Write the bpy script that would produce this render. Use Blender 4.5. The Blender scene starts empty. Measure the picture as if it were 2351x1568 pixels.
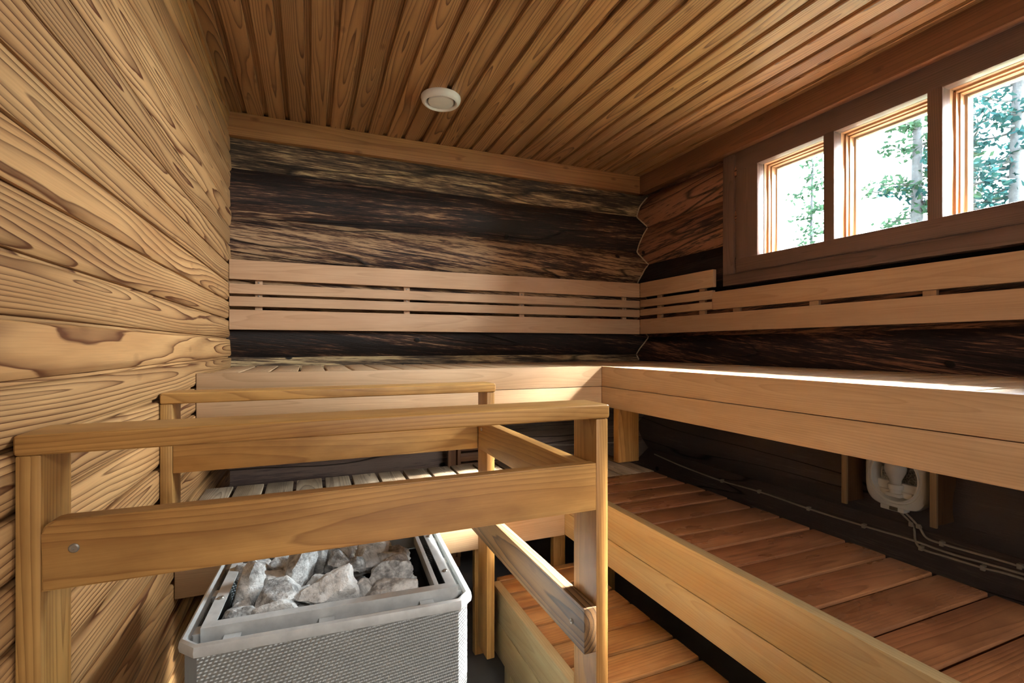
import bpy, bmesh, math, random
from mathutils import Vector, Matrix, noise
random.seed(7)
R = math.radians
H = 1.10                                   # camera height; heights below are measured from the lens
scene = bpy.context.scene
col = scene.collection
rnd = random.uniform

# ------------------------------------------------------------------ materials
class NT:
    def __init__(s, name):
        s.m = bpy.data.materials.new(name); s.m.use_nodes = True
        s.t = s.m.node_tree; s.t.nodes.clear()
        s.out = s.t.nodes.new('ShaderNodeOutputMaterial')
    def n(s, typ, **kw):
        nd = s.t.nodes.new('ShaderNode' + typ)
        for k, v in kw.items():
            if k.startswith('i_'):
                nd.inputs[k[2:].replace('_', ' ')].default_value = v
            else: setattr(nd, k, v)
        return nd
    def set(s, sock, v):
        if isinstance(v, bpy.types.NodeSocket): s.t.links.new(v, sock)
        else: sock.default_value = v
    def math(s, op, a, b=0.0, c=None, clamp=False):
        nd = s.n('Math', operation=op, use_clamp=clamp); s.set(nd.inputs[0], a); s.set(nd.inputs[1], b)
        if c is not None: s.set(nd.inputs[2], c)
        return nd.outputs[0]
    def vmath(s, op, a, b):
        nd = s.n('VectorMath', operation=op); s.set(nd.inputs[0], a); s.set(nd.inputs[1], b)
        return nd.outputs[0]
    def attr(s, name): return s.n('Attribute', attribute_name=name)
    def noise(s, vec, scale=1.0, detail=2.0, rough=0.5, dist=0.0):
        nd = s.n('TexNoise'); s.set(nd.inputs['Vector'], vec)
        nd.inputs['Scale'].default_value = scale; nd.inputs['Detail'].default_value = detail
        nd.inputs['Roughness'].default_value = rough; nd.inputs['Distortion'].default_value = dist
        return nd
    def ramp(s, fac, stops, interp='LINEAR'):
        nd = s.n('ValToRGB'); cr = nd.color_ramp; cr.interpolation = interp
        while len(cr.elements) < len(stops): cr.elements.new(0.5)
        for e, (p, c) in zip(cr.elements, stops):
            e.position = p; e.color = (c, c, c, 1) if isinstance(c, (int, float)) else (*c, 1)
        s.set(nd.inputs[0], fac); return nd.outputs[0]
    def mix(s, fac, a, b, mode='MIX'):
        nd = s.n('Mix', data_type='RGBA', blend_type=mode)
        s.set(nd.inputs[0], fac); s.set(nd.inputs[6], a if not isinstance(a, tuple) else (*a, 1)[:4])
        s.set(nd.inputs[7], b if not isinstance(b, tuple) else (*b, 1)[:4]); return nd.outputs[2]
    def bsdf(s, color, rough=0.5, metallic=0.0, bump=None, bstr=0.3, bdist=0.002, spec=0.4, coat=0.0):
        p = s.n('BsdfPrincipled')
        s.set(p.inputs['Base Color'], color if not isinstance(color, tuple) else (*color, 1)[:4])
        s.set(p.inputs['Roughness'], rough); s.set(p.inputs['Metallic'], metallic)
        s.set(p.inputs['Specular IOR Level'], spec)
        if bump is not None:
            b = s.n('Bump'); b.inputs['Strength'].default_value = bstr; b.inputs['Distance'].default_value = bdist
            s.set(b.inputs['Height'], bump); s.t.links.new(b.outputs[0], p.inputs['Normal'])
        s.t.links.new(p.outputs[0], s.out.inputs[0]); return p

def C(h):                                     # sRGB hex to linear
    v = [int(h[i:i+2], 16) / 255 for i in (0, 2, 4)]
    return tuple(x / 12.92 if x < .04045 else ((x + .055) / 1.055) ** 2.4 for x in v)

def wood(name, light, mid, dark, freq=170, contrast=.8, rough=.5, warp=.05, tone=.35, bump=.15, knots=.0,
         stain=0.0, stain_col=None, gloss=None, spec=.35, sharp=.9):
    t = NT(name)
    gc = t.attr('gc').outputs['Vector']; tn = t.attr('tn').outputs['Fac']
    low = t.noise(t.vmath('MULTIPLY', gc, (.8, 6, 6)), 1.0, 1.2)
    med = t.noise(t.vmath('MULTIPLY', gc, (5, 38, 38)), 1.0, 2.0)
    d = t.vmath('MULTIPLY', t.vmath('SUBTRACT', low.outputs['Color'], (.5, .5, .5)), (0, warp * 2, warp * 2))
    g2 = t.vmath('ADD', gc, d)
    sep = t.n('SeparateXYZ'); t.set(sep.inputs[0], g2)
    r = t.math('SQRT', t.math('ADD', t.math('MULTIPLY', sep.outputs[1], sep.outputs[1]),
                              t.math('MULTIPLY', sep.outputs[2], sep.outputs[2])))
    rr = t.math('ADD', t.math('MULTIPLY', r, freq), t.math('MULTIPLY', med.outputs['Fac'], .55))
    fr = t.math('FRACT', rr)
    ringamp = t.noise(t.vmath('MULTIPLY', gc, (.8, 20, 20)), 1.0, 1.0).outputs['Fac']
    grain = t.ramp(fr, [(0, .0), (.4, .1), (.78, .55), (sharp, 1.0), (min(.995, sharp + .06), .0)])
    grain = t.math('MULTIPLY', grain, t.math('ADD', t.math('MULTIPLY', ringamp, 1.1), .4), clamp=True)
    fib = t.noise(t.vmath('MULTIPLY', gc, (9, 420, 420)), 1.0, 2.0).outputs['Fac']
    big = t.noise(t.vmath('MULTIPLY', gc, (1.6, 12, 12)), 1.0, 3.0).outputs['Fac']
    base = t.mix(t.ramp(big, [(.32, 0.0), (.68, 1.0)]), light, mid)
    c = t.mix(t.math('MULTIPLY', grain, contrast), base, dark)
    c = t.mix(t.math('MULTIPLY', t.math('SUBTRACT', fib, .35), .55, clamp=True), c, dark)
    if knots > 0:
        sp = t.n('SeparateXYZ'); t.set(sp.inputs[0], gc)
        cb = t.n('CombineXYZ'); t.set(cb.inputs[0], t.math('MULTIPLY', sp.outputs[0], 2.2))
        t.set(cb.inputs[1], t.math('MULTIPLY', t.math('ADD', sp.outputs[1], sp.outputs[2]), 5.0))
        v = t.n('TexVoronoi', voronoi_dimensions='2D'); t.set(v.inputs['Vector'], cb.outputs[0]); v.inputs['Scale'].default_value = 1.1
        k = t.ramp(v.outputs['Distance'], [(.018, 1.0), (.03, .65), (.045, .5), (.055, 0.0)])
        c = t.mix(t.math('MULTIPLY', k, knots), c, dark)
    if stain > 0:
        sn = t.noise(t.vmath('MULTIPLY', gc, (5, 16, 16)), 1.0, 4.0, .6).outputs['Fac']
        c = t.mix(t.math('MULTIPLY', t.ramp(sn, [(.42, 0.0), (.66, 1.0)]), stain), c, stain_col or dark)
    ts = t.math('ADD', 1 - tone / 2, t.math('MULTIPLY', tn, tone))
    hs = t.n('HueSaturation'); t.set(hs.inputs['Color'], c); t.set(hs.inputs['Value'], ts)
    rg = rough
    if gloss is not None:
        gn = t.noise(t.vmath('MULTIPLY', gc, (6, 14, 14)), 1.0, 3.0).outputs['Fac']
        rg = t.ramp(gn, [(.4, rough), (.62, gloss)])
    bm = t.math('ADD', t.math('MULTIPLY', grain, -.6), t.math('MULTIPLY', fib, .5))
    t.bsdf(hs.outputs[0], rg, 0, bm, bump, .0015, spec)
    return t.m

def logwood(name, dark, mid, light, patch=.5, shift=0.0):
    t = NT(name)
    gc = t.attr('gc').outputs['Vector']; tn = t.attr('tn').outputs['Fac']
    sk = t.n('SeparateXYZ'); t.set(sk.inputs[0], gc)
    st = t.noise(t.vmath('MULTIPLY', gc, (3.2, 75, 40)), 1.0, 9.0, .68, .2).outputs['Fac']
    pa = t.noise(t.vmath('MULTIPLY', gc, (1.6, 13, 9)), 1.0, 6.0, .62, .3).outputs['Fac']
    fi = t.noise(t.vmath('MULTIPLY', gc, (14, 330, 200)), 1.0, 4.0, .6).outputs['Fac']
    f = t.math('ADD', t.math('ADD', t.math('MULTIPLY', st, .62), t.math('MULTIPLY', pa, patch)), t.math('MULTIPLY', fi, .45))
    f = t.math('ADD', f, t.math('MULTIPLY', t.math('SUBTRACT', tn, .5), .3))
    base = .5 * (.62 + patch + .45) + shift
    c = t.ramp(f, [(base - .05, dark), (base + .0, tuple(.6 * a + .4 * b for a, b in zip(dark, mid))), (base + .05, mid), (base + .12, light)])
    # long drying cracks
    wv = t.noise(t.vmath('MULTIPLY', gc, (.55, 7, 3)), 1.0, 1.5).outputs['Fac']
    ck = t.ramp(t.math('ABSOLUTE', t.math('SUBTRACT', wv, .5)), [(.0, 1.0), (.004, .7), (.009, 0.0)])
    c = t.mix(t.math('MULTIPLY', ck, .85), c, (.004, .003, .002))
    vo = t.n('CombineXYZ'); t.set(vo.inputs[0], t.math('MULTIPLY', sk.outputs[0], 1.5)); t.set(vo.inputs[1], t.math('MULTIPLY', sk.outputs[1], 2.0))
    v = t.n('TexVoronoi', voronoi_dimensions='2D'); t.set(v.inputs['Vector'], vo.outputs[0]); v.inputs['Scale'].default_value = 1.0
    kn = t.ramp(v.outputs['Distance'], [(.012, 1.0), (.021, .9), (.026, .1), (.034, .0)])
    c = t.mix(kn, c, (.006, .004, .003))
    h = t.math('SUBTRACT', t.math('ADD', t.math('MULTIPLY', st, .9), t.math('MULTIPLY', fi, .4)), t.math('ADD', t.math('MULTIPLY', ck, .9), t.math('MULTIPLY', kn, .7)))
    t.bsdf(c, .62, 0, h, .8, .006, .3)
    return t.m

def plain(name, color, rough=.5, metallic=0.0, nscale=60, var=.25, bump=.1, spec=.4, bdist=.001):
    t = NT(name); co = t.n('TexCoord').outputs['Object']
    n = t.noise(co, nscale, 4, .6).outputs['Fac']
    c = t.mix(t.ramp(n, [(.3, 0.0), (.7, 1.0)]), tuple(x * (1 - var) for x in color), tuple(min(1, x * (1 + var * .6)) for x in color))
    t.bsdf(c, rough, metallic, n, bump, bdist, spec); return t.m

M = {}
M['wall'] = wood('golden_panelling', C('b38a5a'), C('9b7146'), C('4c2812'), 120, 1.1, .45, .055, .30, .25, .3, sharp=.9)
M['ceil'] = wood('brown_ceiling_boards', C('ac845a'), C('966c44'), C('4c2c18'), 140, 1.0, .45, .05, .30, .15, .5)
M['beam'] = wood('ceiling_edge_board', C('b08452'), C('996c44'), C('5a3a22'), 150, .5, .45, .03, .2, .1, .6)
M['shadebeam'] = wood('shaded_ceiling_edge_board', C('7a5238'), C('68452f'), C('3c2518'), 150, .5, .45, .03, .2, .1, .6)  # shade put into the colour: darker beam wood for the backlit board
M['bench'] = wood('smooth_bench_board', C('c1a27f'), C('b2926f'), C('80623f'), 190, .35, .42, .045, .18, .06, .12, stain=.12)
M['back'] = wood('smooth_backrest_board', C('c9a684'), C('bc9674'), C('906b48'), 190, .3, .42, .04, .14, .06, .12)
M['guard'] = wood('golden_guard_board', C('bd9254'), C('ac7c42'), C('744a22'), 170, .6, .4, .04, .25, .1, .2, stain=.42, stain_col=C('69401c'))
M['oldguard'] = wood('striped_guard_board', C('7e5f3d'), C('694c2e'), C('2a160a'), 95, 1.3, .5, .035, .1, .3, .3)
M['grey'] = wood('greyed_bench_slat', C('b3a087'), C('9a856a'), C('4e3c2c'), 200, .75, .6, .04, .4, .25, .2, stain=.5, stain_col=C('4a3626'))
M['red'] = wood('red_brown_bench_slat', C('9e6c46'), C('87573a'), C('4a2b18'), 150, .5, .42, .04, .35, .1, .1, stain=.6, stain_col=C('573520'), gloss=.24, spec=.5)
M['step'] = wood('honey_step_slat', C('ac8254'), C('956a3c'), C('5a3a1e'), 130, .6, .42, .045, .4, .12, .3, stain=.7, stain_col=C('6b3b1a'), gloss=.3)
M['edge'] = wood('pale_bench_front_board', C('b8a67e'), C('a8946a'), C('7c6442'), 170, .35, .42, .04, .2, .06, .15, stain=.3, stain_col=C('a97a40'))
M['dimwood'] = wood('dull_brown_board', C('86603f'), C('735034'), C('4a3020'), 170, .5, .5, .03, .2, .1)
M['casing'] = wood('dark_window_casing', C('6b5248'), C('5a453d'), C('36271f'), 170, .5, .4, .03, .2, .1)
M['jamb'] = wood('bleached_window_jamb', C('c99f74'), C('b58660'), C('6f4a2e'), 260, .7, .5, .02, .3, .15)
M['sash'] = wood('pale_window_sash', C('b8a994'), C('a4937e'), C('6e5c4a'), 260, .5, .5, .02, .3, .1)
M['log'] = logwood('blackened_log', C('1d1511'), C('55392a'), C('a98662'), .5, .05)
M['logtop'] = logwood('worn_yellow_log', C('2e241a'), C('6d5740'), C('b39a70'), .55)
M['logred'] = logwood('blackened_red_log', C('1c1414'), C('432d26'), C('8c6048'), .6, .0)
M['loglow'] = logwood('lightened_low_log', C('5c504e'), C('756660'), C('8d7c70'), .5)  # logs below the bench, colour lightened to stand in for veiling glare
M['caulk'] = plain('pale_corner_caulk', C('b09a80'), .8, 0, 200, .35, .6, .2)
M['floor'] = plain('dark_floor', C('55524f'), .45, 0, 7, .2, .1)
M['steel'] = plain('galvanised_steel', C('babcba'), .45, .2, 35, .16, .12)
M['darksteel'] = plain('sooty_steel', C('3a3a3a'), .6, .4, 30, .3, .1)
M['white'] = plain('white_enamel', C('e6e4df'), .4, 0, 20, .05, .03)
M['plastic'] = plain('grey_white_plastic', C('f3f2ee'), .4, 0, 15, .05, .03)
M['bulb'] = plain('frosted_bulb', C('e4e3e1'), .25, 0, 10, .03, .0, .6)
M['screw'] = plain('steel_screw', C('a09a90'), .35, .8, 80, .2, .1)
M['cable'] = plain('beige_cable', C('c2b5a4'), .55, 0, 60, .1, .1)
M['ground'] = plain('forest_ground', C('4a5236'), .9, 0, 2, .4, .2)
M['roofing'] = plain('roof_board', C('4a3a2c'), .8, 0, 8, .3, .2)
M['bark'] = plain('grey_bark', C('34373a'), .9, 0, 14, .4, .6, bdist=.02)

def stone_mat():
    t = NT('grey_sauna_stone'); co = t.n('TexCoord').outputs['Object']; tn = t.n('ObjectInfo').outputs['Random']
    a = t.noise(co, 26, 8, .65).outputs['Fac']; b = t.noise(co, 150, 4, .6).outputs['Fac']
    f = t.math('ADD', t.math('ADD', t.math('MULTIPLY', a, .8), t.math('MULTIPLY', b, .3)), t.math('MULTIPLY', tn, .16))
    c = t.ramp(f, [(.40, C('4c4b4a')), (.54, C('8c8b88')), (.70, C('cccbc7'))])
    t.bsdf(c, .85, 0, t.math('ADD', a, t.math('MULTIPLY', b, .5)), .9, .006, .2); return t.m
M['stone'] = stone_mat()

def emboss_mat():
    t = NT('embossed_steel_sheet'); gc = t.attr('gc').outputs['Vector']
    s = t.n('SeparateXYZ'); t.set(s.inputs[0], gc)
    k = 2 * math.pi / .0135
    u = t.math('SINE', t.math('MULTIPLY', t.math('ADD', s.outputs[0], s.outputs[1]), k * .75))
    v = t.math('SINE', t.math('MULTIPLY', t.math('SUBTRACT', s.outputs[0], t.math('MULTIPLY', s.outputs[1], 1.6)), k))
    h = t.math('MULTIPLY', u, v)
    n = t.noise(gc, 12, 3).outputs['Fac']
    c = t.mix(n, C('8c8f8d'), C('a2a5a3'))
    t.bsdf(c, .42, .4, h, .6, .003, .4); return t.m
M['emboss'] = emboss_mat()

def foil_mat():
    t = NT('crumpled_reflector'); co = t.n('TexCoord').outputs['Object']
    v = t.n('TexVoronoi'); t.set(v.inputs['Vector'], co); v.inputs['Scale'].default_value = 160
    t.bsdf(t.mix(v.outputs['Distance'], C('3c3c3c'), C('9a9a98')), .3, .7, v.outputs['Distance'], .8, .004); return t.m
M['foil'] = foil_mat()

def glass_mat():
    t = NT('window_glass')
    tr = t.n('BsdfTransparent'); tr.inputs[0].default_value = (.97, .985, .98, 1)
    gl = t.n('BsdfGlossy'); gl.inputs['Roughness'].default_value = .02
    f = t.n('Fresnel'); f.inputs[0].default_value = 1.45
    mx = t.n('MixShader'); t.set(mx.inputs[0], f.outputs[0]); t.t.links.new(tr.outputs[0], mx.inputs[1]); t.t.links.new(gl.outputs[0], mx.inputs[2])
    t.t.links.new(mx.outputs[0], t.out.inputs[0]); return t.m
M['glass'] = glass_mat()

def leaf_mat(name, col1, col2):
    t = NT(name); co = t.n('TexCoord').outputs['Object']
    n = t.noise(co, 2.5, 3).outputs['Fac']
    c = t.mix(t.ramp(n, [(.35, 0.0), (.65, 1.0)]), col1, col2)
    d = t.n('BsdfDiffuse'); t.set(d.inputs[0], c); tl = t.n('BsdfTranslucent'); t.set(tl.inputs[0], c)
    mx = t.n('MixShader'); mx.inputs[0].default_value = .10
    t.t.links.new(d.outputs[0], mx.inputs[1]); t.t.links.new(tl.outputs[0], mx.inputs[2]); t.t.links.new(mx.outputs[0], t.out.inputs[0]); return t.m
M['needle'] = leaf_mat('blue_green_needles', C('0f2022'), C('1a302f'))
M['needle2'] = leaf_mat('green_needles', C('19291f'), C('283a2d'))

# ------------------------------------------------------------------ mesh builder
ORG = {}
class MB:
    def __init__(s): s.v = []; s.f = []; s.g = []; s.t = []
    def add(s, verts, faces, gcs=None, tn=None):
        b = len(s.v); tn = random.random() if tn is None else tn
        s.v += [tuple(p) for p in verts]; s.f += [tuple(i + b for i in f) for f in faces]
        s.g += [tuple(g) for g in (gcs or verts)]; s.t += [tn] * len(verts); return s
    def board(s, x0, x1, y0, y1, z0, z1, axis='x', bev=.0025, seg=2, M4=None, tn=None, pith=None):
        bm = bmesh.new(); bmesh.ops.create_cube(bm, size=1)
        cx, cy, cz = (x0 + x1) / 2, (y0 + y1) / 2, (z0 + z1) / 2
        for v in bm.verts:
            v.co = Vector((v.co.x * (x1 - x0), v.co.y * (y1 - y0), v.co.z * (z1 - z0)))
        if bev > 0: bmesh.ops.bevel(bm, geom=bm.edges[:], offset=min(bev, .45 * min(x1 - x0, y1 - y0, z1 - z0)), segments=seg, affect='EDGES', profile=.6)
        a = 'xyz'.index(axis); o = [i for i in range(3) if i != a]
        dim = (x1 - x0, y1 - y0, z1 - z0)
        if dim[o[0]] < dim[o[1]]: o.reverse()           # o[0]: width, o[1]: thickness
        off = (rnd(-50, 50), rnd(-.35, .35) * dim[o[0]], rnd(.012, .07) * random.choice((-1, 1)))
        vs, gs = [], []
        for v in bm.verts:
            l = v.co
            gs.append((l[a] + off[0], l[o[0]] + off[1], l[o[1]] + off[2]))
            p = Vector((l.x + cx, l.y + cy, l.z + cz)); vs.append(M4 @ p if M4 is not None else p)
        s.add(vs, [[v.index for v in f.verts] for f in bm.faces] if not bm.verts.index_update() else 0, gs, tn); bm.free(); return s
    def tube(s, pts, r, n=10, smooth=4, cap=True, taper=None):
        P = [Vector(p) for p in pts]
        if smooth > 1 and len(P) > 2:
            Q = []
            for i in range(len(P) - 1):
                p0, p1, p2, p3 = P[max(i-1, 0)], P[i], P[i+1], P[min(i+2, len(P)-1)]
                for k in range(smooth):
                    u = k / smooth
                    Q.append(.5 * ((2*p1) + (p2-p0)*u + (2*p0-5*p1+4*p2-p3)*u*u + (3*p1-p0-3*p2+p3)*u**3))
            Q.append(P[-1]); P = Q
        vs, fs = [], []; m = len(P); up = Vector((.13, .27, .95)).normalized()
        for i, p in enumerate(P):
            d = (P[min(i+1, m-1)] - P[max(i-1, 0)]).normalized()
            e = d.cross(up)
            if e.length < 1e-4: e = d.cross(Vector((1, 0, 0)))
            e.normalize(); w = e.cross(d)
            rr = r if taper is None else r + (taper - r) * i / (m - 1)
            for k in range(n):
                a = 2 * math.pi * k / n; vs.append(p + (e * math.cos(a) + w * math.sin(a)) * rr)
        for i in range(m - 1):
            for k in range(n):
                fs.append((i*n+k, i*n+(k+1) % n, (i+1)*n+(k+1) % n, (i+1)*n+k))
        if cap: fs += [tuple(range(n))[::-1], tuple(range((m-1)*n, m*n))]
        return s.add(vs, fs)
    def lathe(s, prof, n=48, M4=None, close=True):
        vs, fs = [], []; m = len(prof)
        for r, z in prof:
            for k in range(n):
                a = 2*math.pi*k/n; p = Vector((r*math.cos(a), r*math.sin(a), z)); vs.append(M4 @ p if M4 is not None else p)
        for i in range(m-1):
            for k in range(n): fs.append((i*n+k, i*n+(k+1) % n, (i+1)*n+(k+1) % n, (i+1)*n+k))
        if close: fs += [tuple(range(n))[::-1], tuple(range((m-1)*n, m*n))]
        return s.add(vs, fs)
    def sweep(s, path, prof, closed_prof=True, M4=None):
        """profile [(out, z)] carried round a closed 2-D path with mitred corners"""
        n = len(path); k = len(prof); vs, fs, gs = [], [], []; dist = 0
        P = [Vector((p[0], p[1])) for p in path]
        for i in range(n):
            a, b, c = P[i-1], P[i], P[(i+1) % n]
            d1, d2 = (b-a).normalized(), (c-b).normalized()
            n1, n2 = Vector((d1.y, -d1.x)), Vector((d2.y, -d2.x))
            mt = (n1+n2).normalized(); sc = 1 / max(.3, mt.dot(n1))
            for o, z in prof:
                q = b + mt * (o * sc); p = Vector((q.x, q.y, z)); vs.append(M4 @ p if M4 is not None else p); gs.append((dist, z, o))
            dist += (c-b).length
        for i in range(n):
            j = (i+1) % n
            for q in range(k if closed_prof else k-1):
                w = (q+1) % k; fs.append((i*k+q, j*k+q, j*k+w, i*k+w))
        return s.add(vs, fs, gs)
    def build(s, name, mat, parent=None, sharp=35, label=None):
        me = bpy.data.meshes.new(name); base = Vector(ORG.get(parent.name, (0, 0, 0))) if parent else Vector((0, 0, 0))
        me.from_pydata([tuple(Vector(p) - base) for p in s.v], [], s.f)
        bm = bmesh.new(); bm.from_mesh(me); bmesh.ops.recalc_face_normals(bm, faces=bm.faces); bm.to_mesh(me); bm.free()
        a = me.attributes.new('gc', 'FLOAT_VECTOR', 'POINT'); a.data.foreach_set('vector', [c for g in s.g for c in g])
        a = me.attributes.new('tn', 'FLOAT', 'POINT'); a.data.foreach_set('value', s.t)
        me.polygons.foreach_set('use_smooth', [True] * len(me.polygons)); me.set_sharp_from_angle(angle=R(sharp))
        me.materials.append(mat if not isinstance(mat, str) else M[mat])
        o = bpy.data.objects.new(name, me); col.objects.link(o)
        if parent: o.parent = parent; ORG[o.name] = tuple(base)
        if label: o['label'] = label
        return o

def thing(name, label, cat, loc, group=None, rz=0):
    o = bpy.data.objects.new(name, None); col.objects.link(o); o.location = loc; o.rotation_euler.z = rz
    o.empty_display_size = .1; o['label'] = label; o['category'] = cat
    if group: o['group'] = group
    ORG[o.name] = tuple(loc); return o
def tag(o, label, cat, group=None):
    o['label'] = label; o['category'] = cat
    if group: o['group'] = group
    return o
def struct(o, label):
    o['kind'] = 'structure'; o['label'] = label; return o

def B(mb, x0, x1, y0, y1, z0, z1, axis, bev=.0025, **k):        # board with heights given from the lens
    return mb.board(x0, x1, y0, y1, z0 + H, z1 + H, axis, bev, **k)

# ------------------------------------------------------------------ camera
f_px, cx_px, cy_px = 1126.0, 1175.5, 796.0
cam = bpy.data.cameras.new('camera'); co = bpy.data.objects.new('camera', cam); col.objects.link(co)
cam.sensor_width = 36; cam.lens = 36 * f_px / 2351; cam.shift_y = (cy_px - 784) / 2351
cam.clip_start = .02; cam.clip_end = 500
co.location = (0, 0, H); co.rotation_euler = (R(90), 0, R(-22.46)); scene.camera = co

YN, YB, XR, ZC, ZF = -.75, 2.535, 1.925, 1.05, -1.10
def XL(y): return -.3513 + .0078 * y

# ------------------------------------------------------------------ floor, ceiling, panelling
m = MB(); m.board(-.6, 2.3, YN - .3, 2.8, ZF + H - .1, ZF + H, 'x', 0); struct(m.build('floor', 'floor'), 'dark grey floor under the benches and heater')

m = MB()                                            # ceiling boards run away from the lens
x = -.281 - .0885
while x < 2.0:
    a, b = x + .022, x + .0885                       # face of the board; the groove lies in front of it
    prof = [(x, 1.0665), (a - .0015, 1.0665), (a - .001, 1.0525), (a + .0015, ZC), (b - .002, ZC), (b, 1.052), (b, 1.0665)]
    vs, gs = [], []; off = (rnd(-50, 50), rnd(-.03, .03), rnd(.01, .05))
    for yy in (YN, 2.6):
        for px, pz in prof: vs.append((px, yy, pz + H)); gs.append((yy + off[0], px - (a + b) / 2 + off[1], pz - ZC + off[2]))
    k = len(prof); m.add(vs, [(i, i+1, k+i+1, k+i) for i in range(k-1)], gs); x += .0885
m.board(-.6, 2.3, YN - .1, 2.75, ZC + H + .0175, ZC + H + .08, 'y', 0)
struct(m.build('ceiling', 'ceil'), 'ceiling of narrow brown boards with dark grooves')

m = MB(); z = .376 - .0845 * 18                     # left wall panelling
while z < 1.06:
    t1 = z + .0845                                   # groove z-.004..z+.010, face above it
    prof = [(-.014, z - .004), (-.014, z + .0035), (-.0065, z + .0036), (-.0050, z + .005), (-.0012, z + .0115), (0, z + .015), (0, t1 - .010), (-.0010, t1 - .0075), (-.0030, t1 - .0055), (-.0055, t1 - .0041), (-.014, t1 - .004)]
    vs, gs = [], []; off = (rnd(-50, 50), rnd(-.035, .035), rnd(.008, .045) * random.choice((-1, 1)))
    for yy in (YN, 2.6):
        for pd, pz in prof: vs.append((XL(yy) + pd, yy, pz + H)); gs.append((yy + off[0], pz - z - .04 + off[1], pd + off[2]))
    k = len(prof); m.add(vs, [(i, k+i, k+i+1, i+1) for i in range(k-1)], gs); z = t1
m.board(-.5, -.376, YN - .1, 2.75, ZF + H, ZC + H + .05, 'y', 0)
struct(m.build('wall_left', 'wall'), 'wall of horizontal golden boards with dark grain')

m = MB(); B(m, -.352, -.326, YN, 2.5, 1.026, 1.051, 'y', .004); struct(m.build('trim_1', 'wall'), 'thin strip where panelling meets ceiling')
m = MB(); B(m, -.34, 1.93, 2.5, 2.54, .946, 1.052, 'x', .003); struct(m.build('trim_2', 'beam'), 'brown board along top of the log end wall')
m = MB(); B(m, 1.889, 1.945, YN, 2.54, .946, 1.052, 'y', .003); struct(m.build('trim_3', 'shadebeam'), 'brown board above the windows')

# ------------------------------------------------------------------ log walls
JB = [1.10, .825, .600, .385, .165, -.048, -.27, -.49, -.72, -.95, -1.2]      # joints, end wall
JR = [1.20, .95, .755, .52, .285, .06, -.17, -.40, -.64, -.87, -1.12]         # joints, window wall
def bulge(z, J, depth):
    for a, b in zip(J, J[1:]):
        if a >= z >= b:
            u = 2 * (a - z) / (a - b) - 1; return depth * (1 - abs(u) ** 2.0)
    return 0
def yb(z): return 2.585 - bulge(z, JB, .05)
def xr(z): return 1.985 - bulge(z, JR, .06)
def hew(u, z, s): return .004 * noise.noise(Vector((u * 2.2, z * 9, s))) + .0022 * noise.noise(Vector((u * 9, z * 40, s + 5)))
def logwall(name, J, surf, u0, u1, nu, horiz, hole, mats, label, shear):
    mbs = {}
    for li, (a, b) in enumerate(zip(J, J[1:])):
        top, bot = min(a, ZC + .01), max(b, ZF)
        if top <= bot: continue
        mat = mats(li); mb = mbs.setdefault(mat, MB())
        us = sorted(set([u0 + (u1 - u0) * i / nu for i in range(nu + 1)] + ([hole[0], hole[1]] if hole else [])))
        zs = sorted(set([bot + (top - bot) * i / 10 for i in range(11)] + ([h for h in hole[2:] if bot < h < top] if hole else [])))
        vs, gs, fs = [], [], []; off = (rnd(-40, 40), rnd(-9, 9), rnd(-9, 9)); sh = shear(li)
        for zz in zs:
            wob = 0
            for uu in us:
                d = surf(zz) + hew(uu, zz, li)
                vs.append((uu, d, zz + H) if horiz else (d, uu, zz + H))
                gs.append((uu + off[0], zz + off[1] + sh * uu, off[2] + bulge(zz, J, .05)))
        nn = len(us)
        for i in range(len(zs) - 1):
            for j in range(nn - 1):
                if hole and hole[0] - 1e-6 <= us[j] < hole[1] - 1e-6 and hole[2] - 1e-6 <= zs[i] < hole[3] - 1e-6: continue
                fs.append((i*nn+j, i*nn+j+1, (i+1)*nn+j+1, (i+1)*nn+j))
        mb.add(vs, fs, gs)
    first = None
    for mat, mb in mbs.items():
        if first is None: first = mb; fm = mat; mi = [mat]; idx = [0] * len(mb.f)
        else:
            mi.append(mat); idx += [len(mi) - 1] * len(mb.f)
            b = len(first.v); first.v += mb.v; first.g += mb.g; first.t += mb.t; first.f += [tuple(q + b for q in f) for f in mb.f]
    nf = len(first.f)
    if horiz: first.board(-.6, 2.3, 2.64, 2.75, ZF + H, ZC + H + .1, 'x', 0)
    else:
        h = hole
        for (ya, yb_, za, zb) in ((YN - .1, h[0], ZF, ZC + .1), (h[1], 2.75, ZF, ZC + .1), (h[0], h[1], ZF, h[2]), (h[0], h[1], h[3], ZC + .1)):
            first.board(2.02, 2.10, ya, yb_, za + H, zb + H, 'y', 0)
    idx += [0] * (len(first.f) - nf)
    o = first.build(name, fm, None, 60)
    for q in mi[1:]: o.data.materials.append(M[q])
    o.data.polygons.foreach_set('material_index', idx); return struct(o, label)
logwall('wall_back', JB, yb, -.40, 2.06, 70, True, None, lambda i: 'logtop' if i in (0, 5) else ('loglow' if i > 5 else 'log'), 'wall of dark weathered logs behind the backrest', lambda i: [.02, -.01, .09, .10, .12, .03, 0, 0, 0, 0, 0][i])
HOLE = (.505, 1.79, .335, .96)
logwall('wall_right', JR, xr, YN, 2.62, 90, False, HOLE, lambda i: 'loglow' if i > 5 else 'logred', 'window wall of dark weathered logs', lambda i: [0, .1, .1, .1, .1, -.14, .03, 0, 0, 0, 0][i])

m = MB(); pts = [(xr(z) - .004, yb(z) - .004, z + H) for z in [.94 - .012 * i for i in range(86)]]      # pale seam down the corner
m.tube([(p[0] + .003 * noise.noise(Vector((0, 0, p[2] * 30))), p[1], p[2]) for p in pts], .0042, 6, 1)
struct(m.build('trim_4', 'caulk', None, 60), 'pale zigzag seam in the log corner')

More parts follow.
